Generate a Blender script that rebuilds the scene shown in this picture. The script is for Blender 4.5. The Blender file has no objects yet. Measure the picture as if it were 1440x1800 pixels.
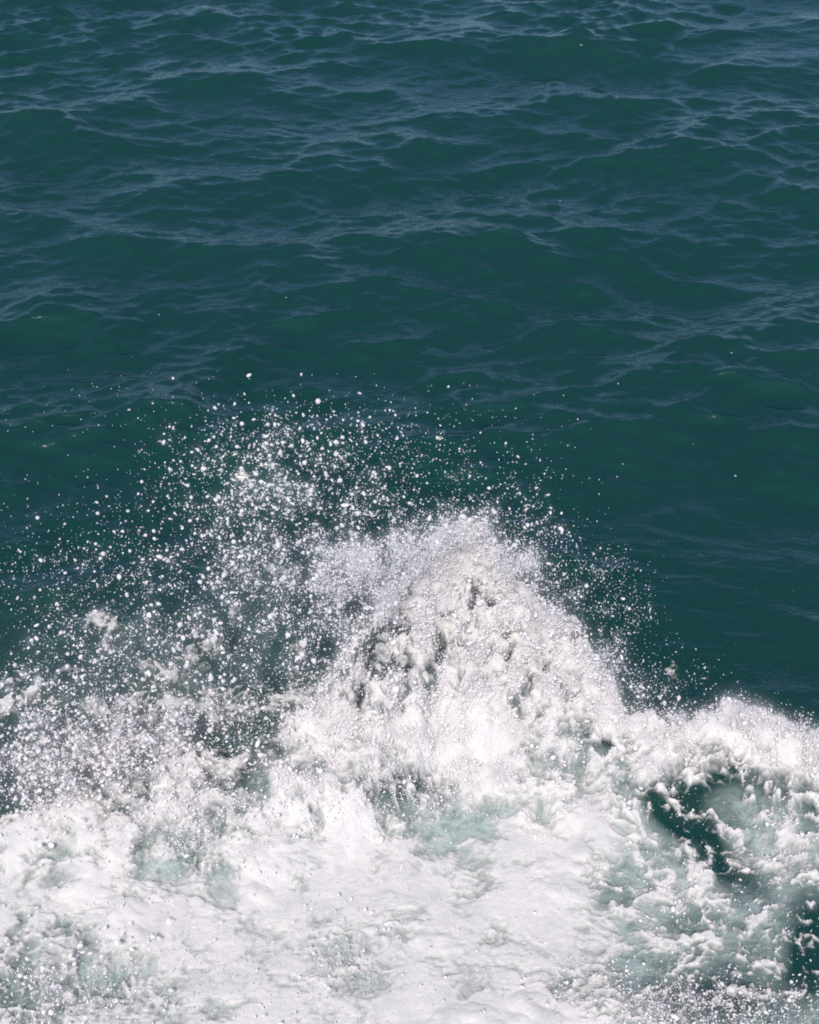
import bpy, math
import numpy as np
from mathutils import Vector

# ------------------------------------------------------------------ camera, sky, sun, exposure
sc = bpy.context.scene
H, PITCH, FPX = 5.0, math.radians(35.0), 900.0 / math.tan(math.radians(20.0))   # metres, radians, pixels of the 1440x1800 photo
cam_d = bpy.data.cameras.new('camera')
cam = bpy.data.objects.new('camera', cam_d)
sc.collection.objects.link(cam)
cam.location = (0, 0, H)
cam.rotation_euler = (math.radians(90) - PITCH, 0, 0)
cam_d.sensor_fit = 'VERTICAL'
cam_d.angle = math.radians(40.0)
cam_d.clip_start = 0.1
cam_d.clip_end = 20000
sc.camera = cam

SUN_EL, SUN_AZ = math.radians(46), math.radians(190)      # azimuth clockwise from +Y (sun behind the viewer's left shoulder)
world = bpy.data.worlds.new('World')
sc.world = world
world.use_nodes = True
wn = world.node_tree.nodes
wl = world.node_tree.links
wn.clear()
sky = wn.new('ShaderNodeTexSky')
sky.sky_type = 'NISHITA'
sky.sun_disc = False
sky.sun_elevation = SUN_EL
sky.sun_rotation = SUN_AZ
sky.air_density = 0.65
sky.dust_density = 0.0
sky.ozone_density = 5.0
bg = wn.new('ShaderNodeBackground')
bg.inputs['Strength'].default_value = 0.068
wo = wn.new('ShaderNodeOutputWorld')
wl.new(sky.outputs[0], bg.inputs['Color'])
wl.new(bg.outputs[0], wo.inputs['Surface'])

sun_d = bpy.data.lights.new('sun', 'SUN')
sun_d.energy = 2.9
sun_d.angle = math.radians(14)      # hazy sun, soft shadows
sun_d.color = (1.0, 0.945, 0.90)
sun = bpy.data.objects.new('sun', sun_d)
sc.collection.objects.link(sun)
sdir = Vector((math.sin(SUN_AZ) * math.cos(SUN_EL), math.cos(SUN_AZ) * math.cos(SUN_EL), math.sin(SUN_EL)))
sun.rotation_euler = sdir.to_track_quat('Z', 'Y').to_euler()
sun.location = (-6, -4, 12)

sc.view_settings.view_transform = 'Standard'
sc.view_settings.look = 'None'
sc.view_settings.exposure = 0.82
sc.view_settings.gamma = 1.0
sc.cycles.use_denoising = False
sc.cycles.filter_width = 1.9
sc.cycles.max_bounces = 6
sc.cycles.transparent_max_bounces = 24
sc.cycles.volume_bounces = 2
sc.cycles.volume_step_rate = 3.0
sc.cycles.volume_max_steps = 256

rng = np.random.default_rng(11)

# ------------------------------------------------------------------ pixel <-> world helpers
CP, SP = math.cos(PITCH), math.sin(PITCH)
def project(X, Y, Z):
    d = Y * CP - (Z - H) * SP
    v = Y * SP + (Z - H) * CP
    return 720 + FPX * X / d, 900 - FPX * v / d
def at_height(px, py, z):
    """point where the line of sight through a photo pixel meets the height z"""
    s = np.tan(PITCH + np.arctan((np.asarray(py, float) - 900) / FPX))
    Y = (H - z) / s
    d = Y * CP - (z - H) * SP
    X = (np.asarray(px, float) - 720) / FPX * d
    return X, Y
def sstep(a, b, x):
    t = np.clip((x - a) / (b - a), 0, 1)
    return t * t * (3 - 2 * t)

# ------------------------------------------------------------------ numpy noise
def _hash(ix, iy, seed):
    h = (ix.astype(np.int64) * 374761393 + iy.astype(np.int64) * 668265263 + seed * 974634777) & 0xffffffff
    h = ((h ^ (h >> 13)) * 1274126177) & 0xffffffff
    h = ((h ^ (h >> 16)) * 2246822519) & 0xffffffff
    return (h ^ (h >> 15)) & 0xffffffff
_ang = np.arange(256) / 256 * 2 * np.pi
_gx, _gy = np.cos(_ang), np.sin(_ang)
def perlin(x, y, seed=0):
    x0, y0 = np.floor(x), np.floor(y)
    fx, fy = x - x0, y - y0
    ix, iy = x0.astype(np.int64), y0.astype(np.int64)
    def g(dx, dy):
        k = (_hash(ix + dx, iy + dy, seed) & 255).astype(np.int32)
        return _gx[k] * (fx - dx) + _gy[k] * (fy - dy)
    u = fx * fx * fx * (fx * (fx * 6 - 15) + 10)
    v = fy * fy * fy * (fy * (fy * 6 - 15) + 10)
    a = g(0, 0); b = g(1, 0); c = g(0, 1); d = g(1, 1)
    return ((a + (b - a) * u) * (1 - v) + (c + (d - c) * u) * v) * 1.5
def fbm(x, y, octaves, seed=0, gain=0.5):
    s, a, t = 0, 1.0, 0
    for o in range(octaves):
        s = s + a * perlin(x * 2 ** o + 17.3 * o, y * 2 ** o - 9.1 * o, seed + o)
        t += a
        a *= gain
    return s / t
def worley(x, y, seed=0):
    ix, iy = np.floor(x).astype(np.int64), np.floor(y).astype(np.int64)
    best = np.full(x.shape, 9.0)
    sec = np.full(x.shape, 9.0)
    for dx in (-1, 0, 1):
        for dy in (-1, 0, 1):
            h = _hash(ix + dx, iy + dy, seed)
            px = ix + dx + (h & 0xffff) / 65536.0
            py = iy + dy + (h >> 16) / 65536.0
            d = (x - px) ** 2 + (y - py) ** 2
            sec = np.minimum(sec, np.maximum(d, best))
            best = np.minimum(best, d)
    return np.sqrt(best), np.sqrt(sec)
def ell(px, py, cx, cy, rx, ry, ang=0.0):
    """soft ellipse: 1 in the middle, about 0.37 at its radii"""
    a = math.radians(ang)
    dx, dy = px - cx, py - cy
    u = (dx * math.cos(a) + dy * math.sin(a)) / rx
    v = (-dx * math.sin(a) + dy * math.cos(a)) / ry
    return np.exp(-(u * u + v * v))

# ------------------------------------------------------------------ materials
def new_mat(name):
    m = bpy.data.materials.new(name)
    m.use_nodes = True
    m.node_tree.nodes.clear()
    return m, m.node_tree.nodes, m.node_tree.links

def make_water():
    m, n, l = new_mat('sea_water')
    out = n.new('ShaderNodeOutputMaterial')
    p = n.new('ShaderNodeBsdfPrincipled')
    p.inputs['Roughness'].default_value = 0.19
    p.inputs['IOR'].default_value = 1.333
    at = n.new('ShaderNodeAttribute'); at.attribute_name = 'air'
    tc = n.new('ShaderNodeTexCoord')
    # water colour: deep green to blue-green in broad patches, pale where air is mixed in
    nz = n.new('ShaderNodeTexNoise'); nz.inputs['Scale'].default_value = 0.35; nz.inputs['Detail'].default_value = 3
    l.new(tc.outputs['Object'], nz.inputs['Vector'])
    deep = n.new('ShaderNodeMix'); deep.data_type = 'RGBA'
    deep.inputs['A'].default_value = (0.0056, 0.0345, 0.0308, 1)
    deep.inputs['B'].default_value = (0.0080, 0.0412, 0.0398, 1)
    l.new(nz.outputs['Fac'], deep.inputs['Factor'])
    air = n.new('ShaderNodeMix'); air.data_type = 'RGBA'
    air.inputs['B'].default_value = (0.37, 0.445, 0.42, 1)
    an = n.new('ShaderNodeTexNoise'); an.inputs['Scale'].default_value = 9; an.inputs['Detail'].default_value = 6; an.inputs['Roughness'].default_value = 0.68; an.inputs['Distortion'].default_value = 0.8
    l.new(tc.outputs['Object'], an.inputs['Vector'])
    am = n.new('ShaderNodeMapRange'); am.inputs['From Min'].default_value = 0.3; am.inputs['From Max'].default_value = 0.7; am.inputs['To Min'].default_value = 0.35; am.inputs['To Max'].default_value = 1.45
    l.new(an.outputs['Fac'], am.inputs['Value'])
    ax = n.new('ShaderNodeMath'); ax.operation = 'MULTIPLY'; ax.use_clamp = True
    l.new(at.outputs['Fac'], ax.inputs[0]); l.new(am.outputs['Result'], ax.inputs[1])
    l.new(ax.outputs[0], air.inputs['Factor'])
    l.new(deep.outputs['Result'], air.inputs['A'])
    l.new(air.outputs['Result'], p.inputs['Base Color'])
    # capillary ripples, drawn out across the wind
    mp = n.new('ShaderNodeMapping'); mp.inputs['Scale'].default_value = (7.0, 15, 8); mp.inputs['Rotation'].default_value = (0, 0, 0.12)
    l.new(tc.outputs['Object'], mp.inputs['Vector'])
    r1 = n.new('ShaderNodeTexNoise'); r1.inputs['Scale'].default_value = 1.0; r1.inputs['Detail'].default_value = 3.5; r1.inputs['Roughness'].default_value = 0.55
    r1.inputs['Distortion'].default_value = 0.6
    l.new(mp.outputs['Vector'], r1.inputs['Vector'])
    b = n.new('ShaderNodeBump'); b.inputs['Strength'].default_value = 0.46; b.inputs['Distance'].default_value = 0.026
    l.new(r1.outputs['Fac'], b.inputs['Height'])
    l.new(b.outputs['Normal'], p.inputs['Normal'])
    l.new(p.outputs[0], out.inputs['Surface'])
    return m

def make_foam():
    m, n, l = new_mat('white_foam')
    out = n.new('ShaderNodeOutputMaterial')
    at = n.new('ShaderNodeAttribute'); at.attribute_name = 'cover'
    tc = n.new('ShaderNodeTexCoord')
    nz = n.new('ShaderNodeTexNoise'); nz.inputs['Scale'].default_value = 42; nz.inputs['Detail'].default_value = 4; nz.inputs['Roughness'].default_value = 0.65
    l.new(tc.outputs['Object'], nz.inputs['Vector'])
    s = n.new('ShaderNodeMath'); s.operation = 'MULTIPLY_ADD'; s.inputs[1].default_value = 0.55; s.inputs[2].default_value = -0.275
    l.new(nz.outputs['Fac'], s.inputs[0])
    a = n.new('ShaderNodeMath'); a.operation = 'ADD'
    l.new(at.outputs['Fac'], a.inputs[0]); l.new(s.outputs[0], a.inputs[1])
    mr = n.new('ShaderNodeMapRange'); mr.interpolation_type = 'SMOOTHSTEP'
    mr.inputs['From Min'].default_value = 0.12; mr.inputs['From Max'].default_value = 0.95
    l.new(a.outputs[0], mr.inputs['Value'])
    d = n.new('ShaderNodeBsdfDiffuse'); d.inputs['Color'].default_value = (0.80, 0.775, 0.755, 1); d.inputs['Roughness'].default_value = 0.3
    t = n.new('ShaderNodeBsdfTranslucent'); t.inputs['Color'].default_value = (0.70, 0.69, 0.69, 1)
    bn = n.new('ShaderNodeTexNoise'); bn.inputs['Scale'].default_value = 75; bn.inputs['Detail'].default_value = 3
    l.new(tc.outputs['Object'], bn.inputs['Vector'])
    b = n.new('ShaderNodeBump'); b.inputs['Strength'].default_value = 0.16; b.inputs['Distance'].default_value = 0.012
    l.new(bn.outputs['Fac'], b.inputs['Height'])
    l.new(b.outputs['Normal'], d.inputs['Normal'])
    mx = n.new('ShaderNodeMixShader'); mx.inputs[0].default_value = 0.30
    l.new(d.outputs[0], mx.inputs[1]); l.new(t.outputs[0], mx.inputs[2])
    tr = n.new('ShaderNodeBsdfTransparent')
    ma = n.new('ShaderNodeMixShader')
    l.new(mr.outputs['Result'], ma.inputs[0]); l.new(tr.outputs[0], ma.inputs[1]); l.new(mx.outputs[0], ma.inputs[2])
    l.new(ma.outputs[0], out.inputs['Surface'])
    return m

def make_drop():
    m, n, l = new_mat('frothy_droplet')
    out = n.new('ShaderNodeOutputMaterial')
    p = n.new('ShaderNodeBsdfPrincipled')
    p.inputs['Base Color'].default_value = (0.95, 0.91, 0.905, 1)
    p.inputs['Roughness'].default_value = 0.25
    p.inputs['IOR'].default_value = 1.333
    t = n.new('ShaderNodeBsdfTranslucent'); t.inputs['Color'].default_value = (0.95, 0.915, 0.91, 1)
    mx = n.new('ShaderNodeMixShader'); mx.inputs[0].default_value = 0.42
    l.new(p.outputs[0], mx.inputs[1]); l.new(t.outputs[0], mx.inputs[2])
    # clear water at heart: part of the light goes straight through
    tr = n.new('ShaderNodeBsdfTransparent')
    mt = n.new('ShaderNodeMixShader'); mt.inputs[0].default_value = 0.13
    l.new(mx.outputs[0], mt.inputs[1]); l.new(tr.outputs[0], mt.inputs[2])
    l.new(mt.outputs[0], out.inputs['Surface'])
    return m

M_WATER, M_FOAM, M_DROP = make_water(), make_foam(), make_drop()

def tag(o, label=None, cat=None, group=None, kind=None):
    if label: o['label'] = label
    if cat: o['category'] = cat
    if group: o['group'] = group
    if kind: o['kind'] = kind
    return o

def grid_mesh(name, V, keep=None, attrs=(), mat=None):
    """V: (rows, cols, 3); keep: (rows-1, cols-1) face mask"""
    R, C = V.shape[:2]
    idx = np.arange(R * C, dtype=np.int32).reshape(R, C)
    q = np.stack([idx[:-1, :-1], idx[:-1, 1:], idx[1:, 1:], idx[1:, :-1]], -1).reshape(-1, 4)
    if keep is not None:
        q = q[keep.reshape(-1)]
    used = np.zeros(R * C, bool)
    used[q.reshape(-1)] = True
    remap = np.cumsum(used) - 1
    q = remap[q].astype(np.int32)
    co = V.reshape(-1, 3)[used].astype(np.float32)
    me = bpy.data.meshes.new(name)
    me.vertices.add(len(co)); me.vertices.foreach_set('co', co.reshape(-1))
    me.loops.add(q.size); me.loops.foreach_set('vertex_index', q.reshape(-1))
    me.polygons.add(len(q))
    me.polygons.foreach_set('loop_start', np.arange(0, q.size, 4, dtype=np.int32))
    me.polygons.foreach_set('use_smooth', np.ones(len(q), bool))
    me.update(calc_edges=True)
    for an, av in attrs:
        a = me.attributes.new(an, 'FLOAT', 'POINT')
        a.data.foreach_set('value', av.reshape(-1)[used].astype(np.float32))
    if mat: me.materials.append(mat)
    o = bpy.data.objects.new(name, me)
    sc.collection.objects.link(o)
    return o

# ---- foam plan, in the photograph's pixels: where the churned water lies
SIL = [(-700, 1560, .06), (-300, 1500, .06), (0, 1440, .10), (60, 1408, .12), (130, 1368, .15), (190, 1358, .16), (300, 1325, .18), (420, 1300, .2), (520, 1255, .27), (575, 1200, .33),
       (625, 1130, .42), (680, 1070, .5), (735, 1000, .58), (765, 962, .61), (800, 945, .64), (856, 930, .66), (868, 985, .58), (900, 1000, .55), (938, 992, .54), (948, 1060, .44), (960, 1092, .42),
       (1018, 1108, .37), (1045, 1180, .27), (1070, 1200, .24), (1100, 1266, .14), (1200, 1278, .11), (1245, 1262, .15), (1285, 1250, .17), (1350, 1262, .16), (1440, 1300, .11), (1700, 1330, .09), (2200, 1400, .05)]
sil_px = np.array([s[0] for s in SIL], float); sil_py = np.array([s[1] for s in SIL], float); sil_h = np.array([s[2] for s in SIL])
rx_, ry_ = at_height(sil_px, sil_py, sil_h)
order = np.argsort(rx_)
RX, RY, RH = rx_[order], ry_[order], sil_h[order]
def mound(X, Y):
    wob = 0.05 * perlin(X * 2.2, Y * 0 + 3, 71) + 0.025 * perlin(X * 7, Y * 0 + 5, 72)
    yr = np.interp(X, RX, RY) + wob
    hr = np.interp(X, RX, RH)
    hr = hr * (1 + .10 * perlin(X * 4.0, Y * 1.5 + 7.7, 73) + .12 * perlin(X * 11, Y * 4 + 2.2, 74))
    base = 0.55 + 1.4 * hr
    t = np.clip((Y - (yr - base)) / base, 0, 1)
    front = hr * (t ** 1.25)
    back = hr * np.exp(-(np.clip(Y - yr, 0, None) / (0.10 + .12 * hr)) ** 2)
    return np.where(Y < yr, front, back), Y - yr

HOLES = [(700, 1380, 80, 32, .75, 0), (705, 1435, 24, 28, .6, 0), (620, 1312, 26, 12, .4, 0), (570, 1348, 24, 10, .4, 0), (1000, 1275, 50, 22, .45, 10),
         (1082, 1312, 46, 14, .75, 8), (1000, 1347, 34, 14, .65, -10), (1205, 1365, 58, 48, .85, 0), (1165, 1425, 46, 24, .8, 40), (1240, 1485, 38, 66, .95, -32),
         (1285, 1350, 46, 36, .55, 0), (1372, 1390, 62, 26, .62, 10), (1425, 1430, 20, 36, .5, 0), (1318, 1552, 44, 26, .6, 20), (1270, 1660, 90, 60, .5, 0),
         (1115, 1735, 70, 36, .55, 25), (1275, 1765, 100, 44, .8, 0), (1425, 1700, 36, 60, .8, 0), (1220, 1620, 40, 26, .35, 0), (1100, 1500, 55, 95, .38, 0), (1085, 1590, 60, 40, .4, 0),
         (590, 1680, 42, 44, .45, 0), (620, 1720, 22, 26, .3, 0), (280, 1385, 56, 26, .5, -12), (405, 1410, 44, 46, .5, 0), (325, 1475, 46, 36, .42, 0), (345, 1520, 36, 18, .5, 0),
         (195, 1460, 40, 26, .3, 0), (70, 1630, 40, 24, .35, 0), (130, 1640, 30, 20, .4, 0), (30, 1730, 40, 60, .6, 0), (230, 1735, 120, 60, .42, 0), (130, 1740, 60, 40, .4, 0),
         (60, 1780, 60, 40, .5, 0), (860, 1650, 26, 12, .35, 0), (735, 1500, 14, 12, .5, 0), (850, 1555, 18, 10, .5, 0), (1080, 1560, 40, 30, .3, 0), (1000, 1735, 24, 14, .6, 0),
         (560, 1400, 30, 14, .2, 0), (1420, 1600, 40, 40, .45, 0), (1500, 1650, 90, 60, .6, 0), (1600, 1450, 80, 70, .7, 0), (-120, 1700, 90, 70, .6, 0), (700, 1900, 80, 50, .5, 0),
         (870, 1060, 40, 16, .16, 0), (800, 1130, 50, 14, .14, 0), (650, 1150, 26, 50, .3, 0), (700, 1075, 20, 50, .2, 0), (640, 1240, 40, 20, .2, 0)]
LACE = [(60, 1205, 75, 26, .50, -10), (20, 1240, 40, 16, .45, 0), (170, 1250, 60, 20, .5, -8), (230, 1240, 60, 20, .55, -10), (330, 1165, 60, 26, .55, -25), (270, 1180, 40, 14, .4, 0),
        (390, 1230, 100, 26, .6, -4), (330, 1260, 90, 24, .5, -12), (470, 1240, 70, 26, .6, -10), (430, 1170, 26, 14, .3, 0), (540, 1200, 50, 26, .4, -20), (190, 1115, 26, 30, .36, 20),
        (410, 1070, 18, 30, .3, 20), (60, 1340, 60, 30, .30, 0), (280, 1310, 50, 18, .5, 0), (140, 1190, 40, 12, .3, 0), (520, 1150, 20, 30, .3, 10), (1080, 1180, 26, 30, .30, 30),
        (1120, 1225, 22, 20, .28, 30), (1000, 1060, 24, 26, .22, 0), (1185, 1185, 16, 8, .3, -20), (-120, 1260, 90, 30, .5, -10), (480, 1020, 70, 30, .30, 0), (560, 960, 60, 26, .30, 0)]
STRANDS = [[(1150, 1385), (1180, 1405), (1225, 1430), (1260, 1452), (1290, 1475)], [(1215, 1490), (1222, 1520), (1218, 1548)], [(1180, 1475), (1210, 1482), (1225, 1500)],
           [(1180, 1655), (1220, 1650), (1262, 1668)], [(1300, 1640), (1345, 1600), (1380, 1590)], [(1290, 1752), (1340, 1760), (1400, 1742)], [(1390, 1420), (1425, 1405), (1450, 1400)],
           [(1120, 1520), (1160, 1560), (1185, 1535)], [(80, 1205), (40, 1250), (-20, 1245)], [(150, 1100), (175, 1085), (200, 1110), (190, 1140)]]
def seg_dist(px, py, pts):
    best = np.full(px.shape, 1e9)
    for (ax, ay), (bx, by) in zip(pts[:-1], pts[1:]):
        ux, uy = bx - ax, by - ay
        t = np.clip(((px - ax) * ux + (py - ay) * uy) / (ux * ux + uy * uy), 0, 1)
        best = np.minimum(best, np.hypot(px - ax - t * ux, py - ay - t * uy))
    return best

# ------------------------------------------------------------------ the sea surface
NW = 230
wr = np.random.default_rng(5)
LAM = np.exp(wr.uniform(math.log(0.13), math.log(4.6), NW))
THETA = math.radians(94) + wr.normal(0, 0.50, NW) * np.where(LAM > 1.5, 1.15, 1.45)
THETA = np.where((LAM < 0.9) & (np.arange(NW) % 3 > 0), math.radians(94) + np.where(np.arange(NW) % 3 == 1, -.45, .40) + wr.normal(0, .36, NW), THETA)
KX, KY = 2 * np.pi / LAM * np.cos(THETA), 2 * np.pi / LAM * np.sin(THETA)
PH = wr.uniform(0, 2 * np.pi, NW)
SLOPE = 0.0195 * np.interp(np.log(LAM), np.log([.13, .3, 1.0, 2.0, 4.6]), [1.25, 1.25, 1.05, .75, .42])
AMP = SLOPE * LAM / (2 * np.pi) * 1.0
# single wave faces that the photograph shows: pixel, half width and half depth on the water (m), height (m), turn
PACKETS = [(385, 150, 1.0, .34, .17, 8), (60, 250, 1.4, .46, .15, 4), (270, 375, 1.0, .32, .15, -14), (1030, 95, .9, .30, .13, 4),
           (1090, 190, 1.2, .36, .16, 4), (1180, 290, 1.2, .36, .12, 8), (330, 40, 1.3, .40, .14, 0), (760, 270, .9, .3, .08, -6),
           (110, 580, 1.0, .30, .10, -4), (330, 735, .9, .26, .10, 6), (900, 480, .9, .3, .09, -8), (1330, 345, 1.1, .36, .10, 8),
           (1130, 770, .7, .25, .06, 5), (600, 560, .9, .3, .07, 5), (1400, 560, .7, .3, .09, -25), (180, 440, .8, .3, .08, -8), (1300, 130, 1., .3, .12, 0)]
def sea_height(X, Y, spacing=None):
    shp = X.shape
    x, y = X.reshape(-1), Y.reshape(-1)
    px, py = project(x, y, np.zeros_like(x))
    z = np.zeros(x.size); dx = np.zeros(x.size); dy = np.zeros(x.size)
    # calmer water beside the wake
    calm = 1 - 0.38 * ell(px, py, 1260, 1080, 330, 210) - 0.4 * ell(px, py, 120, 960, 330, 200)
    calm = np.clip(calm, .25, 1)
    calm = calm * (1 - .72 * sstep(.1, -.4, mound(x, y)[1]) * sstep(30, 8, np.hypot(x, y)))
    gust = 1 + 0.55 * perlin(x * .33, y * .22, 40)
    env = [np.clip(1 + 1.5 * perlin(x * .30 + 11.7 * e, y * .24 - 5.3 * e, 200 + e), .1, 2.2) for e in range(9)]
    sp = None if spacing is None else spacing.reshape(-1)
    for i in range(NW):
        a = AMP[i]
        ph = KX[i] * x + KY[i] * y + PH[i]
        w = calm * (gust if LAM[i] < 0.8 else 1.0) * (env[i % 9] if LAM[i] < 2.2 else 1.0)
        if sp is not None:
            w = w * np.clip(LAM[i] / (3.0 * sp) - 1, 0, 1)
        z += a * w * np.sin(ph)
        c = a * w * 0.9 * np.cos(ph)
        k = math.hypot(KX[i], KY[i])
        dx += c * KX[i] / k
        dy += c * KY[i] / k
    for (cx, cy, rw, rd, hh, ang) in PACKETS:
        X0, Y0 = at_height(cx, cy, 0.0)
        Y0 = Y0 + rd * .6
        a = math.radians(ang)
        u = ((x - X0) * math.cos(a) + (y - Y0) * math.sin(a)) / (rw * .58)
        v = (-(x - X0) * math.sin(a) + (y - Y0) * math.cos(a)) / rd
        g = np.exp(-u * u) * np.exp(-v * v * np.where(v < 0, 1.0, .45)) * hh * .62
        z += g
        dy -= g * .35 * np.clip(v + 1, 0, 1)
    return z.reshape(shp), dx.reshape(shp), dy.reshape(shp)

# ---- the sea: one sheet, fine near the wake, reaching past the horizon
rows_py = np.concatenate([np.linspace(2500, 1850, 60)[:-1], np.linspace(1850, 1250, 180)[:-1], np.linspace(1250, -60, 760)])
_, ys = at_height(0 * rows_py, rows_py, 0.0)
far = ys[-1] * np.exp(np.linspace(0, math.log(9000 / ys[-1]), 130))[1:]
ys = np.concatenate([[-60, -20, -5, 0, 1.0], ys, far])
ys = np.unique(np.round(ys, 5))
uo = np.concatenate([np.linspace(.35, .80, 95), np.exp(np.linspace(math.log(.80), math.log(40), 50))[1:]])
us = np.concatenate([-uo[::-1], np.linspace(-.35, .35, 440)[1:-1], uo])
GY, GU = np.meshgrid(ys, us, indexing='ij')
GX = GU * (np.abs(GY) * CP + H * SP)
spc = np.maximum(np.gradient(GY, axis=0), np.abs(np.gradient(GX, axis=1)))
SZ, SDX, SDY = sea_height(GX, GY, spc * .55)
spx, spy = project(GX, GY, np.zeros_like(GX))
hm, past = mound(GX, GY)
inside = sstep(.10, -.35, past) * (GY > 2.0)
airv = 0.80 * inside + .25 * inside * ell(spx, spy, 720, 1620, 360, 200)
for (cx, cy, rx, ry, dep, ang) in HOLES:
    airv -= (1.1 if dep > .7 else .8 if cx > 1150 else 0.45) * dep * ell(spx, spy, cx, cy, rx * 1.2, ry * 1.2, ang)
airv += 0.5 * ell(spx, spy, 230, 1735, 150, 70) + .15 * ell(spx, spy, 1100, 1520, 90, 100) + .12 * ell(spx, spy, 1250, 1650, 80, 50)
airv -= .75 * ell(spx, spy, 850, 1060, 190, 170)
airv += 0.10 * ell(spx, spy, 300, 1180, 300, 110) + .08 * ell(spx, spy, 560, 1060, 160, 130)
airv += 0.16 * fbm(GX * 3, GY * 3, 3, 90) * (airv > .05)
airv = np.clip(airv, 0, 1) * (np.hypot(GX, GY) < 40)
V = np.stack([GX + SDX, GY + SDY, SZ], -1)
sea = grid_mesh('sea', V, None, [('air', airv)], M_WATER)
tag(sea, 'dark teal open sea with small wind waves', 'sea', None, 'structure')

# ------------------------------------------------------------------ churned foam: a lumpy sheet with holes
dX, dY = 0.0062, 0.0056
fx = np.concatenate([np.linspace(-4.2, -2.35, 90)[:-1], np.arange(-2.35, 2.35, dX), np.linspace(2.36, 4.2, 90)])
fy = np.concatenate([np.linspace(2.2, 3.35, 60)[:-1], np.arange(3.35, 6.75, dY)])
FY, FX = np.meshgrid(fy, fx, indexing='ij')
fm, fpast = mound(FX, FY)
fz0, fdx, fdy = sea_height(FX, FY, np.full(FX.shape, .05))
base_z = fz0 + fm
fpx, fpy = project(FX, FY, base_z)
plume = sstep(1330, 1180, fpy) * sstep(560, 680, fpx) * sstep(1140, 1040, fpx)
# turbulent billows: noise bent by noise, coarse to fine
def warp(X, Y, f, amt, seed):
    return X + amt * fbm(X * f, Y * f, 3, seed), Y + amt * fbm(X * f + 40, Y * f - 13, 3, seed + 3)
wx, wy = warp(FX, FY, 2.6, .10, 21)
wx, wy = warp(wx, wy, 9.0, .035, 27)
w2, w2b = worley(wx * 13, wy * 15, 4)
n1 = fbm(wx * 2.0, wy * 2.4, 4, 31)
n2 = fbm(wx * 11, wy * 12, 4, 41, .6)
n3 = fbm(wx * 34, wy * 36, 3, 47, .62)
m1 = fbm(FX * 2.0, FY * 2.4, 4, 131, .5)
m2 = fbm(FX * 9 + n1, FY * 10 - n1, 3, 135, .6)
m3 = fbm(FX * 33, FY * 35, 3, 137, .65)
rough = 0.60 + 0.50 * sstep(1520, 1230, fpy) + .30 * sstep(1050, 1200, fpx)
lump = .06 * np.clip(1 - 1.6 * worley(FX * 7 + .6 * n1, FY * 8, 19)[0], -.3, 1) * sstep(1090, 1150, fpx) * sstep(-.5, -.2, fpast) * (fpast < .1) + plume * .055 * np.clip(1 - 1.5 * worley(FX * 8 + .8 * n1, FY * 8 + .5 * n2, 23)[0], -.3, 1) + .055 * m1 + .028 * m2 * rough + m3 * (.0022 + .007 * plume) + plume * .03 * fbm(FX * 6, FY * 6, 3, 181, .6)
# how much of the water is covered
fray = fpast + (.16 + .12 * plume) * n2 + .12 * n3 + .10 * n1 + plume * .16 * fbm(FX * 11, FY * 3, 3, 171)
solid = sstep(.05, -.09, fray)
cov = 1.0 * solid
wxp = fpx + 34 * fbm(fpx / 80, fpy / 70, 3, 51); wyp = fpy + 28 * fbm(fpx / 80, fpy / 70, 3, 55)
hol = np.zeros_like(cov)
for (cx, cy, rx, ry, dep, ang) in HOLES:
    hol += dep * (1.45 if cx > 1100 else 1.08) * ell(wxp, wyp, cx, cy, rx * (1.3 if cx > 1100 else 1.15), ry * (1.3 if cx > 1100 else 1.15), ang)
hol = np.clip(hol, 0, 1.05)
lace = np.zeros_like(cov)
for (cx, cy, rx, ry, dep, ang) in LACE:
    lace += dep * ell(wxp, wyp, cx, cy, rx, ry, ang)
lace = np.clip(lace * 1.05, 0, .64) * sstep(-.08, .05, fpast)
vein = 1 - sstep(.0, .2, w2b - w2)
va, vb_ = worley(wx * 7.5 + .5 * n2, wy * 8.5, 14)
vein2 = 1 - sstep(.0, .16, vb_ - va)
lace = lace * (.15 + .75 * sstep(-.12, .22, n2 + .7 * n3) + .55 * sstep(.45, .95, vein) * sstep(-.2, .2, n1))
cov += .02 * solid - hol * 1.0 + lace
web = np.clip(hol, 0, 1) * solid
cov += web * (.62 * vein2 * sstep(-.2, .2, n1 + n2) + .42 * vein * sstep(-.15, .2, n2) + .15 * n3)
edge = np.clip(1 - np.abs(cov - .5) * 1.45, 0, 1)
cov += (.75 * n2 + .35 * n1 + .38 * n3 + .20 * (vein - .3)) * (.08 + .95 * edge)
T = fbm(wx * 2.1, wy * 2.5, 7, 151, .72)
amt = (.33 + .20 * sstep(1620, 1400, fpy) + .28 * sstep(1040, 1150, fpx) * sstep(1300, 1400, fpy)) * (1 - .6 * plume)
cov -= solid * amt * 1.6 * sstep(-.14, .34, T) * (1 - .85 * np.clip(web * 1.3, 0, 1))
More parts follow.
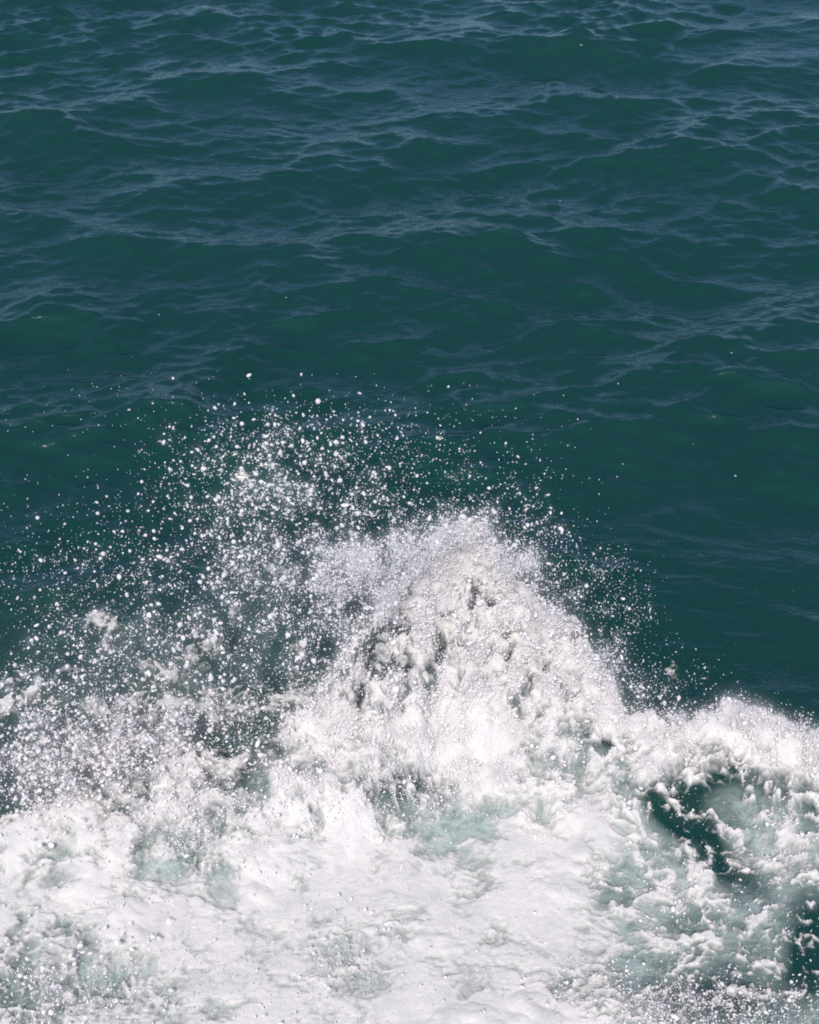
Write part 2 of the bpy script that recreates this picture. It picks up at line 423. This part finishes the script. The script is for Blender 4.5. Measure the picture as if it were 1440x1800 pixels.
# the rolling lip of the crest and the torn top of the splash stay thick
cov += .55 * sstep(1085, 1140, fpx) * sstep(.02, -.04, fray) * sstep(-.55, -.22, fpast)
cov += .30 * plume * sstep(.02, -.06, fray) * sstep(-.35, -.1, fpast)
cov -= plume * ((.55 + .75 * sstep(800, 680, fpx)) * sstep(.04, .28, fbm(wx * 11, wy * 10, 5, 61, .68)) + .45 * sstep(.08, .30, fbm(wx * 24, wy * 19, 3, 67, .6)))
cov -= plume * .55 * sstep(770, 640, fpx + 120 * n1) * sstep(1260, 1130, fpy)
for pts in STRANDS:
    d = seg_dist(wxp, wyp, pts)
    cov += .75 * np.exp(-(d / 6.0) ** 2) * (.55 + .9 * (fbm(FX * 30, FY * 30, 2, 77) + .3))
cov[:, :4] = 0; cov[:, -4:] = 0; cov[:3] = 0; cov[-3:] = 0
thick = sstep(.2, .9, cov)
Z = base_z + .004 + lump * (.35 + .65 * thick) + .018 * thick * solid - .012 * (1 - thick)
Z = np.maximum(Z, fz0 + .012 + .02 * thick + .004 * m3)
# nudge the lumps outwards so that billows overhang a little
gy_, gx_ = np.gradient(lump)
FV = np.stack([FX - gx_ / dX * .012, FY - gy_ / dY * .012, Z], -1)
fk = np.maximum.reduce([cov[:-1, :-1], cov[1:, :-1], cov[:-1, 1:], cov[1:, 1:]]) > .05
cpx, cpy, cpast = fpx[:-1, :-1], fpy[:-1, :-1], fpast[:-1, :-1]
is_lace = cpast > .03
wob = 30 * perlin(cpx / 70, cpy / 70, 88)
is_plume = ~is_lace & (cpx > 590) & (cpx + wob < 1095) & (cpy + wob < 1335)
is_crest = ~is_lace & (cpx + wob >= 1095) & (cpy + wob < 1345)
splash = bpy.data.objects.new('wave_splash', None)
X0, Y0 = at_height(820, 1330, 0.0)
splash.location = (float(X0), float(Y0), 0.0)
sc.collection.objects.link(splash)
tag(splash, 'tall white splash of frothy water thrown up from the wake', 'splash')
bpy.context.view_layer.update()
def under(o, parent):
    o.parent = parent
    o.matrix_parent_inverse = parent.matrix_world.inverted()
at_c = [('cover', cov)]
o = grid_mesh('white_water', FV, fk & is_plume, at_c, M_FOAM)
under(o, splash)
o = grid_mesh('foam_crest', FV, fk & is_crest, at_c, M_FOAM)
tag(o, 'low curling white foam crest edging the smooth dark water', 'foam crest')
o = grid_mesh('lace_foam', FV, fk & is_lace, at_c, M_FOAM)
tag(o, 'thin broken foam streaks spread on teal water beneath the flying drops', 'foam', None, 'stuff')
o = grid_mesh('churned_foam', FV, fk & ~is_lace & ~is_plume & ~is_crest, at_c, M_FOAM)
tag(o, 'thick white churned foam of the wake with teal pools', 'foam', None, 'stuff')

# ------------------------------------------------------------------ spray
MMPX = 1 / FPX
def lean(py):
    """mean height of the thrown water for a row of the photo"""
    return np.interp(py, [650, 760, 900, 1000, 1100, 1200, 1300, 1400, 1800], [1.10, 1.0, .82, .66, .48, .30, .20, .16, .12])
def spray_points(n, cx, cy, sx, sy, ang, med, sig, clump=1.0, seed=0, zs=.35, dmax=7.5):
    g = np.random.default_rng(1000 + seed)
    a = math.radians(ang)
    m = int(n * 3)
    u, v = g.normal(0, sx, m), g.normal(0, sy, m)
    px = cx + u * math.cos(a) - v * math.sin(a)
    py = cy + u * math.sin(a) + v * math.cos(a)
    f = fbm(px / 46, py / 60, 3, 300) + .35 * perlin(px / 14, py / 16, 310)
    pr = np.clip(.5 + clump * .8 * f, .05, 1)
    ok = g.uniform(0, 1, m) < pr
    px, py = px[ok][:n], py[ok][:n]
    dia = np.clip(.63 * med * np.exp(g.normal(0, sig * 1.15, len(px))), .75, dmax)
    z = np.clip(lean(py) * (1 + g.normal(0, zs, len(px))), .03, 2.2)
    return np.stack([px, py, z, dia], -1)
COMP = [(800, 640, 1050, 48, 56, 0, 2.8, .45, 1.2), (900, 690, 965, 60, 30, 0, 2.6, .45, 1.1), (1150, 530, 970, 95, 62, -12, 2.8, .5, 1.3), (1700, 620, 1000, 80, 50, 0, 2.9, .45, 1.2), (1900, 690, 985, 85, 40, -8, 2.6, .45, 1.2), (900, 450, 860, 85, 65, 0, 3.3, .5, 1.2),
        (500, 520, 800, 120, 45, 0, 3.0, .5, 1.0), (420, 720, 850, 130, 50, 10, 2.7, .4, .6), (160, 600, 740, 170, 35, 0, 2.4, .35, .3), (650, 420, 1040, 110, 60, -10, 3.1, .55, 1.3),
        (600, 270, 990, 115, 75, -20, 2.6, .45, .9), (500, 110, 1040, 100, 90, 0, 2.2, .4, .6), (480, 440, 1140, 120, 50, -10, 2.9, .5, 1.3), (600, 250, 1140, 120, 45, -5, 2.9, .5, 1.1),
        (1000, 110, 1260, 90, 60, -15, 3.4, .55, 1.0), (1100, 60, 1350, 60, 50, -30, 4.2, .5, .8), (1300, 190, 1310, 70, 32, -20, 4.0, .5, 1.0), (900, 330, 1270, 70, 30, -10, 3.4, .5, 1.0),
        (600, 570, 1190, 60, 40, -20, 2.9, .5, 1.2), (1400, 720, 1050, 80, 60, 0, 2.5, .4, 1.0), (1100, 850, 965, 45, 24, 5, 2.5, .4, .8), (600, 925, 1040, 24, 36, 20, 2.5, .4, .8),
        (320, 975, 1070, 22, 44, 35, 2.2, .45, 1.0), (420, 1045, 1155, 26, 44, 40, 2.2, .45, 1.1), (200, 1090, 1080, 40, 30, 20, 1.9, .4, 1.0), (160, 1050, 990, 55, 22, 0, 1.6, .35, .6),
        (140, 960, 945, 34, 34, 20, 2.6, .5, .8), (150, 870, 900, 45, 26, 10, 2.9, .45, .8), (300, 1115, 1220, 32, 26, 30, 2.3, .45, 1.0), (90, 1190, 1190, 40, 24, 0, 2.0, .4, .7),
        (90, 1320, 1232, 40, 10, 10, 1.9, .4, .4), (700, 1290, 1262, 80, 10, 4, 2.4, .4, .6), (700, 340, 1410, 80, 40, 0, 3.2, .45, 1.1), (250, 340, 1480, 50, 30, 0, 2.5, .4, 1.0),
        (600, 80, 1740, 80, 45, 0, 3.2, .5, 1.0), (400, 220, 1740, 100, 50, 0, 2.3, .5, 1.0), (1300, 1150, 1760, 100, 32, 8, 3.0, .45, 1.1), (500, 1300, 1770, 80, 30, 0, 2.8, .5, 1.0),
        (500, 700, 1385, 70, 34, 0, 2.6, .4, 1.0), (350, 590, 1690, 40, 36, 0, 2.2, .4, .8), (90, 1250, 1480, 60, 70, -30, 2.0, .5, .8), (200, 1250, 1620, 110, 60, 0, 2.0, .5, .9),
        (1500, 700, 1250, 230, 60, 0, 2.2, .4, .8), (1200, 900, 1180, 90, 60, 20, 2.4, .4, .8), (30, 180, 720, 130, 35, 0, 2.0, .35, .2), (60, 900, 820, 60, 50, 0, 2.3, .35, .2)]
pts = np.concatenate([spray_points(*c, seed=i) for i, c in enumerate(COMP)] +
                     [spray_points(int(c[0] * 1.3), c[1], c[2] + 10, c[3] * 1.0, c[4] * .95, c[5], 1.75, .28, 1.4, seed=200 + i) for i, c in enumerate(COMP)])   # second list: the fine mist between the drops
fg = np.random.default_rng(61)
for j in range(22):
    fxp = fg.uniform(600, 1075); fyp = float(np.interp(fxp, sil_px, sil_py)) - fg.uniform(2, 16)
    pts = np.concatenate([pts, spray_points(int(fg.uniform(60, 170)), fxp, fyp, fg.uniform(4, 8), fg.uniform(10, 24), fg.uniform(-35, 25), 2.9, .45, .3, seed=700 + j, zs=.08)])
# froth along the torn upper edge of the splash and of the crest
g = np.random.default_rng(77)
k = np.concatenate([g.uniform(560, 1100, 1700), g.uniform(1100, 1460, 550)])
ey = np.interp(k, sil_px, sil_py); eh = np.interp(k, sil_px, sil_h)
edge_pts = np.stack([k + g.normal(0, 4, k.size), ey - np.abs(g.normal(0, 6, k.size)) * np.where(k > 1100, .5, 1) + g.normal(4, 4, k.size), np.clip(eh + .04 + g.normal(0, .03, k.size), .05, 1), np.clip(2.7 * np.exp(g.normal(0, .4, k.size)), 1, 8)], -1)
pts = np.concatenate([pts, edge_pts])
on_body = (pts[:, 0] > 600) & (pts[:, 0] < 1120) & (pts[:, 1] > np.interp(pts[:, 0], sil_px, sil_py) + 22) & (pts[:, 1] < 1340)
pts = pts[~on_body | (g.uniform(0, 1, len(pts)) < .30)]
# keep drops that belong to the wake (thrown mass low on its foam: sit just above the surface there)
X, Y = at_height(pts[:, 0], pts[:, 1], pts[:, 2])
mz, _ = mound(X, Y)
low = pts[:, 2] < mz + .03
zz = np.where(low, mz + .05 + .02 * g.uniform(0, 1, len(X)), pts[:, 2])
inside_px = pts[:, 1] > np.interp(pts[:, 0], sil_px, sil_py) + 18
zz = np.where(inside_px & (g.uniform(0, 1, len(X)) < .8), mz + .035 + np.abs(g.normal(0, .02, len(X))), zz)
for _ in range(3):
    X, Y = at_height(pts[:, 0], pts[:, 1], zz)
    mz, _p = mound(X, Y)
    zz = np.where(inside_px, np.maximum(zz, mz + .03), zz)
dist = np.sqrt(X * X + Y * Y + (H - zz) ** 2)
rad = pts[:, 3] * .5 * MMPX * dist
P = np.stack([X, Y, zz], -1)
# froth: beads of water that cling to the foam, thick on the splash and along the crest, thin on the calmer sheet
fro = np.clip(cov, 0, 1) * (.005 + .10 * plume + .30 * sstep(1085, 1140, fpx) * sstep(-.4, -.1, fpast) + .18 * sstep(1480, 1300, fpy) + .10 * sstep(1050, 1150, fpx)) * (fpast < .06) * (fpx > -60) * (fpx < 1500) * (fpy < 1830)
fro = fro * (1 - .85 * np.clip(web * 1.4, 0, 1))
fro = fro * np.clip(.30 + 3.6 * fbm(wx * 9, wy * 8, 4, 401, .66), .0, 1.5)
fro = (fro * np.abs(dX * dY) / (dX * dY)).reshape(-1)
nf = 24000
g = np.random.default_rng(404)
ci = np.searchsorted(np.cumsum(fro) / fro.sum(), g.uniform(0, 1, nf))
lift = np.abs(g.normal(0, .022, nf)) * (1 + 1.6 * plume.reshape(-1)[ci])
fp = FV.reshape(-1, 3)[ci] + np.stack([g.normal(0, .006, nf), g.normal(0, .006, nf) - lift * .5, lift], -1)
fr = .0021 * np.exp(g.normal(0, .5, nf)) * 1.2
fqx, fqy = project(fp[:, 0], fp[:, 1], fp[:, 2])
P = np.concatenate([P, fp]); rad = np.concatenate([rad, fr])
pts = np.concatenate([pts, np.stack([fqx, fqy, fp[:, 2], fr * 0 + 1.0], -1)])
inside_px = np.concatenate([inside_px, np.ones(nf, bool)])

# ---- drops big enough to pick out, seen in the photograph (pixel, pixel, width in pixels)
NOTED = [(425, 745, 9), (466, 767, 8), (367, 774, 7), (417, 785, 9), (299, 825, 10), (318, 811, 6), (249, 847, 7), (484, 746, 6), (378, 717, 7), (438, 708, 5), (449, 832, 10), (443, 852, 9),
         (330, 853, 8), (172, 902, 8), (225, 898, 7), (272, 947, 9), (170, 883, 5), (216, 934, 7), (168, 956, 7), (148, 964, 5), (36, 970, 5), (115, 1007, 8), (295, 986, 8), (251, 983, 7),
         (293, 967, 7), (411, 952, 10), (430, 947, 8), (223, 1044, 9), (394, 1011, 12), (352, 1023, 10), (100, 1061, 8), (87, 1101, 9), (107, 1112, 9), (195, 1120, 8), (240, 1110, 7), (378, 1122, 14),
         (316, 1098, 12), (591, 777, 11), (603, 779, 6), (565, 761, 6), (533, 729, 6), (630, 725, 5), (685, 721, 5), (590, 799, 8), (600, 805, 8), (860, 858, 9), (814, 908, 12), (928, 923, 9),
         (904, 959, 11), (910, 802, 5), (889, 779, 5), (450, 831, 8), (442, 851, 9), (444, 887, 8), (629, 902, 11), (619, 869, 8), (612, 817, 7), (596, 1064, 15), (535, 1129, 15), (531, 1150, 13),
         (546, 1075, 9), (788, 680, 4), (789, 679, 3), (775, 762, 4), (683, 785, 4), (251, 1293, 15), (369, 1283, 13), (171, 1321, 11), (160, 1337, 11), (157, 1315, 9), (121, 1310, 10), (88, 1333, 11),
         (127, 1342, 12), (123, 1296, 9), (27, 1306, 11), (29, 1283, 10), (237, 1283, 9), (371, 1192, 12), (387, 1190, 9), (194, 1179, 7), (26, 1169, 9), (196, 1121, 7), (344, 1115, 12), (375, 1125, 14),
         (165, 1350, 9), (115, 1354, 8), (100, 1353, 7), (225, 1419, 9), (533, 1154, 10), (552, 1162, 12), (529, 1129, 10), (980, 1024, 6), (997, 1015, 5), (1014, 960, 5), (1007, 950, 4), (960, 870, 3), (1106, 1070, 7)]
LONE = [(1160, 1226, 7), (1168, 1236, 7), (1193, 1227, 7)]
FLECKS = [(82, 713, 8), (227, 720, 9), (1293, 836, 7), (1085, 838, 5), (1286, 620, 5), (985, 353, 4), (503, 523, 4), (280, 553, 4), (1022, 79, 5), (290, 685, 5), (140, 695, 4)]

import bmesh
def drop_mesh(name, seed, st):
    g = np.random.default_rng(seed)
    bm = bmesh.new()
    bmesh.ops.create_icosphere(bm, subdivisions=2, radius=1.0)
    a1 = Vector(g.normal(0, 1, 3)).normalized(); a2 = Vector(g.normal(0, 1, 3)).normalized()
    ph = g.uniform(0, 6, 3)
    for v in bm.verts:
        c = v.co.copy()
        k = 1 + .16 * math.sin(2.3 * c.dot(a1) + ph[0]) + .12 * math.sin(4.1 * c.dot(a2) + ph[1]) + .06 * math.sin(6.7 * c.x + ph[2])
        v.co = c * k
        v.co.z *= st
        if c.z > 0:
            v.co.x *= 1 - .28 * c.z; v.co.y *= 1 - .28 * c.z
    for f in bm.faces: f.smooth = True
    me = bpy.data.meshes.new(name); bm.to_mesh(me); bm.free()
    me.materials.append(M_DROP)
    return me
DM = [drop_mesh('water_droplet', 50 + i, s) for i, s in enumerate((1.0, 1.15, 1.35, .9, 1.6, 1.1))]
dr = np.random.default_rng(3)
def put_drop(name, mesh, x, y, z, r, label, cat, group):
    o = bpy.data.objects.new(name, mesh)
    sc.collection.objects.link(o)
    o.location = (float(x), float(y), float(z))
    o.scale = (float(r),) * 3
    o.rotation_euler = tuple(float(a) for a in dr.normal(0, .5, 3))
    return tag(o, label, cat, group)
def place(px, py, dia, z):
    x, y = at_height(px, py, z)
    d = math.sqrt(float(x) ** 2 + float(y) ** 2 + (H - z) ** 2)
    return float(x), float(y), z, dia * .5 * MMPX * d
for (px, py, d) in LONE:
    x, y, z, r = place(px, py, d, .20)
    put_drop('water_droplet', DM[2], x, y, z, r, 'lone oval drop in a trio above smooth dark water beside the foam crest', 'droplet', 'three lone drops by the foam crest')
for (px, py, d) in FLECKS:
    x, y = at_height(px, py, 0.0)
    zs = float(sea_height(np.array([[float(x)]]), np.array([[float(y)]]))[0][0, 0])
    x, y, z, r = place(px, py, d * .6, zs + .002)
    o = put_drop('foam_fleck', DM[3], x, y, z, r, 'small pale foam fleck floating on the open teal water', 'foam fleck', 'foam flecks on the open water')
    o.scale = (r * 1.0, r * 1.0, r * .45); o.rotation_euler = (0, 0, float(dr.uniform(0, 6)))
def where(px, py):
    if py > 1150 and px < 600: return 'white drop flung low over the thin foam streaks', 'drops above the thin foam streaks'
    return 'white drop flying in the air around the tall splash', 'drops flying around the splash'
for i, (px, py, d) in enumerate(NOTED):
    zb = float(lean(py)) * float(dr.uniform(.8, 1.15))
    x, y, z, r = place(px, py, d * .82, zb)
    lb, gr = where(px, py)
    put_drop('water_droplet', DM[i % 6], x, y, z, r, lb, 'droplet', gr)
# the largest of the other loose drops become objects too
frame_ok = (pts[:, 0] > 5) & (pts[:, 0] < 1435) & (pts[:, 1] < 1790)
clear = (~inside_px) & frame_ok & ((pts[:, 1] < 930) | (pts[:, 0] < 430) | (pts[:, 0] > 960))
cand = np.where(clear)[0]
cand = cand[np.argsort(-pts[cand, 3])][:300 - len(NOTED) - len(LONE)]
for j, i in enumerate(cand):
    lb, gr = where(pts[i, 0], pts[i, 1])
    put_drop('water_droplet', DM[j % 6], P[i, 0], P[i, 1], P[i, 2], rad[i], lb, 'droplet', gr)
rest = np.ones(len(P), bool); rest[cand] = False

# ---- everything finer: two clouds of drops nobody could count
def spray_tree():
    ng = bpy.data.node_groups.new('spray_drops', 'GeometryNodeTree')
    ng.interface.new_socket('Geometry', in_out='INPUT', socket_type='NodeSocketGeometry')
    ng.interface.new_socket('Geometry', in_out='OUTPUT', socket_type='NodeSocketGeometry')
    n, l = ng.nodes, ng.links
    gi, go = n.new('NodeGroupInput'), n.new('NodeGroupOutput')
    ico = n.new('GeometryNodeMeshIcoSphere'); ico.inputs['Radius'].default_value = 1.0; ico.inputs['Subdivisions'].default_value = 2
    sm = n.new('GeometryNodeSetShadeSmooth')
    mt = n.new('GeometryNodeSetMaterial'); mt.inputs['Material'].default_value = M_DROP
    a1 = n.new('GeometryNodeInputNamedAttribute'); a1.data_type = 'FLOAT_VECTOR'; a1.inputs['Name'].default_value = 'drop_size'
    a2 = n.new('GeometryNodeInputNamedAttribute'); a2.data_type = 'FLOAT_VECTOR'; a2.inputs['Name'].default_value = 'drop_turn'
    ip = n.new('GeometryNodeInstanceOnPoints')
    l.new(ico.outputs['Mesh'], sm.inputs['Geometry']); l.new(sm.outputs[0], mt.inputs['Geometry'])
    l.new(gi.outputs[0], ip.inputs['Points']); l.new(mt.outputs[0], ip.inputs['Instance'])
    l.new(a1.outputs['Attribute'], ip.inputs['Scale']); l.new(a2.outputs['Attribute'], ip.inputs['Rotation'])
    l.new(ip.outputs[0], go.inputs[0])
    return ng
NG = spray_tree()
def spray_object(name, sel):
    me = bpy.data.meshes.new(name)
    c = P[sel].astype(np.float32); r = rad[sel]
    me.vertices.add(len(c)); me.vertices.foreach_set('co', c.reshape(-1))
    g = np.random.default_rng(9)
    s = r[:, None] * np.exp(g.normal(0, .32, (len(c), 3)))
    a = me.attributes.new('drop_size', 'FLOAT_VECTOR', 'POINT'); a.data.foreach_set('vector', s.astype(np.float32).reshape(-1))
    a = me.attributes.new('drop_turn', 'FLOAT_VECTOR', 'POINT'); a.data.foreach_set('vector', g.uniform(0, 6.28, (len(c), 3)).astype(np.float32).reshape(-1))
    me.materials.append(M_DROP)
    o = bpy.data.objects.new(name, me)
    sc.collection.objects.link(o)
    md = o.modifiers.new('drops', 'NODES'); md.node_group = NG
    return o
in_plume = (pts[:, 0] > 330) & (pts[:, 0] < 1240) & (pts[:, 1] < 1300)
o = spray_object('spray', rest & in_plume); under(o, splash); o['kind'] = 'stuff'
o = spray_object('drifting_spray', rest & ~in_plume)
tag(o, 'fine white spray drops scattered low over the foam and teal pools', 'spray', None, 'stuff')

# ------------------------------------------------------------------ mist: the finest spray, too small for drops, hanging round the splash and over the foam
VS = 0.02
MX0, MY0, MZ0 = -2.6, 3.2, -0.02
NX, NY, NZ = 260, 205, 70
vol = np.zeros((NX, NY, NZ), np.float32)
ii = np.floor((P - np.array([MX0, MY0, MZ0])) / VS).astype(int)
ok = (ii >= 0).all(1) & (ii[:, 0] < NX) & (ii[:, 1] < NY) & (ii[:, 2] < NZ)
np.add.at(vol, (ii[ok, 0], ii[ok, 1], ii[ok, 2]), np.minimum(rad[ok], .012) ** 2 * 3.14)
def blur(a, n):
    for ax in range(3):
        for _ in range(n):
            a = (np.roll(a, 1, ax) + 2 * a + np.roll(a, -1, ax)) * .25
    return a
vol = (.6 * blur(vol, 2) + .4 * blur(vol, 10)) / VS ** 3          # drops' cross-section per volume, 1/m
MIST_A, MIST_B = 0.45, 9.0
vx = MX0 + (np.arange(NX) + .5) * VS; vy = MY0 + (np.arange(NY) + .5) * VS; vz = MZ0 + (np.arange(NZ) + .5) * VS
jx = np.clip(np.searchsorted(fx, vx), 0, len(fx) - 1); jy = np.clip(np.searchsorted(fy, vy), 0, len(fy) - 1)
top = Z[np.ix_(jy, jx)].T; cvr = np.clip((cov[np.ix_(jy, jx)].T - .32) / .6, 0, 1)
GVX, GVY = np.meshgrid(vx, vy, indexing='ij')
thk = .035 + .05 * np.clip(.4 + 2.2 * fbm(GVX * 4, GVY * 4.5, 5, 501, .65), 0, 1.4)
layer = np.clip(1 - (vz[None, None, :] - top[:, :, None]) / thk[:, :, None], 0, 1) * (vz[None, None, :] > top[:, :, None] - .04)
puff = np.clip(.45 + 2.4 * fbm(GVX * 5.5, GVY * 6.5, 5, 511, .66), 0, 1.5)
dens = MIST_A * vol + MIST_B * layer * (cvr * puff)[:, :, None]
dens[:2] = 0; dens[-2:] = 0; dens[:, :2] = 0; dens[:, -2:] = 0; dens[:, :, -2:] = 0
dens[dens < .05] = 0

def make_mist():
    m, n, l = new_mat('water_mist')
    out = n.new('ShaderNodeOutputMaterial')
    v = n.new('ShaderNodeVolumePrincipled')
    v.inputs['Color'].default_value = (0.99, 0.98, 0.972, 1)
    v.inputs['Density'].default_value = 1.0
    v.inputs['Anisotropy'].default_value = 0.0
    l.new(v.outputs[0], out.inputs['Volume'])
    return m
M_MIST = make_mist()
me = bpy.data.meshes.new('mist')
me.vertices.add(NX * NY * NZ)                                      # one point per cell, x slowest
a = me.attributes.new('thick', 'FLOAT', 'POINT'); a.data.foreach_set('value', dens.reshape(-1).astype(np.float32))
me.materials.append(M_MIST)
mist = bpy.data.objects.new('mist', me)
sc.collection.objects.link(mist)
ng = bpy.data.node_groups.new('mist_cells', 'GeometryNodeTree')
ng.interface.new_socket('Geometry', in_out='INPUT', socket_type='NodeSocketGeometry')
ng.interface.new_socket('Geometry', in_out='OUTPUT', socket_type='NodeSocketGeometry')
n, l = ng.nodes, ng.links
gi, go = n.new('NodeGroupInput'), n.new('NodeGroupOutput')
pos = n.new('GeometryNodeInputPosition')
sep = n.new('ShaderNodeSeparateXYZ'); l.new(pos.outputs[0], sep.inputs[0])
def cell(sock, o0, cnt):
    a = n.new('ShaderNodeMath'); a.operation = 'SUBTRACT'; l.new(sock, a.inputs[0]); a.inputs[1].default_value = o0
    b = n.new('ShaderNodeMath'); b.operation = 'DIVIDE'; l.new(a.outputs[0], b.inputs[0]); b.inputs[1].default_value = VS
    c = n.new('ShaderNodeMath'); c.operation = 'FLOOR'; l.new(b.outputs[0], c.inputs[0])
    d = n.new('ShaderNodeClamp'); l.new(c.outputs[0], d.inputs[0]); d.inputs[1].default_value = 0; d.inputs[2].default_value = cnt - 1
    return d.outputs[0]
cx_, cy_, cz_ = cell(sep.outputs[0], MX0, NX), cell(sep.outputs[1], MY0, NY), cell(sep.outputs[2], MZ0, NZ)
m1_ = n.new('ShaderNodeMath'); m1_.operation = 'MULTIPLY_ADD'; l.new(cx_, m1_.inputs[0]); m1_.inputs[1].default_value = NY; l.new(cy_, m1_.inputs[2])
m2_ = n.new('ShaderNodeMath'); m2_.operation = 'MULTIPLY_ADD'; l.new(m1_.outputs[0], m2_.inputs[0]); m2_.inputs[1].default_value = NZ; l.new(cz_, m2_.inputs[2])
na = n.new('GeometryNodeInputNamedAttribute'); na.data_type = 'FLOAT'; na.inputs['Name'].default_value = 'thick'
si = n.new('GeometryNodeSampleIndex'); si.data_type = 'FLOAT'; si.domain = 'POINT'
l.new(gi.outputs[0], si.inputs['Geometry']); l.new(na.outputs['Attribute'], si.inputs['Value']); l.new(m2_.outputs[0], si.inputs['Index'])
vc = n.new('GeometryNodeVolumeCube')
vc.inputs['Min'].default_value = (MX0, MY0, MZ0)
vc.inputs['Max'].default_value = (MX0 + NX * VS, MY0 + NY * VS, MZ0 + NZ * VS)
vc.inputs['Resolution X'].default_value = NX; vc.inputs['Resolution Y'].default_value = NY; vc.inputs['Resolution Z'].default_value = NZ
l.new(si.outputs[0], vc.inputs['Density'])
sm_ = n.new('GeometryNodeSetMaterial'); sm_.inputs['Material'].default_value = M_MIST
l.new(vc.outputs[0], sm_.inputs['Geometry']); l.new(sm_.outputs[0], go.inputs[0])
md = mist.modifiers.new('mist', 'NODES'); md.node_group = ng
tag(mist, 'soft white mist hanging in the splash and over the foam', 'mist', None, 'stuff')
print('points', len(P), 'foam faces', int(fk.sum()), 'sea faces', (V.shape[0] - 1) * (V.shape[1] - 1))
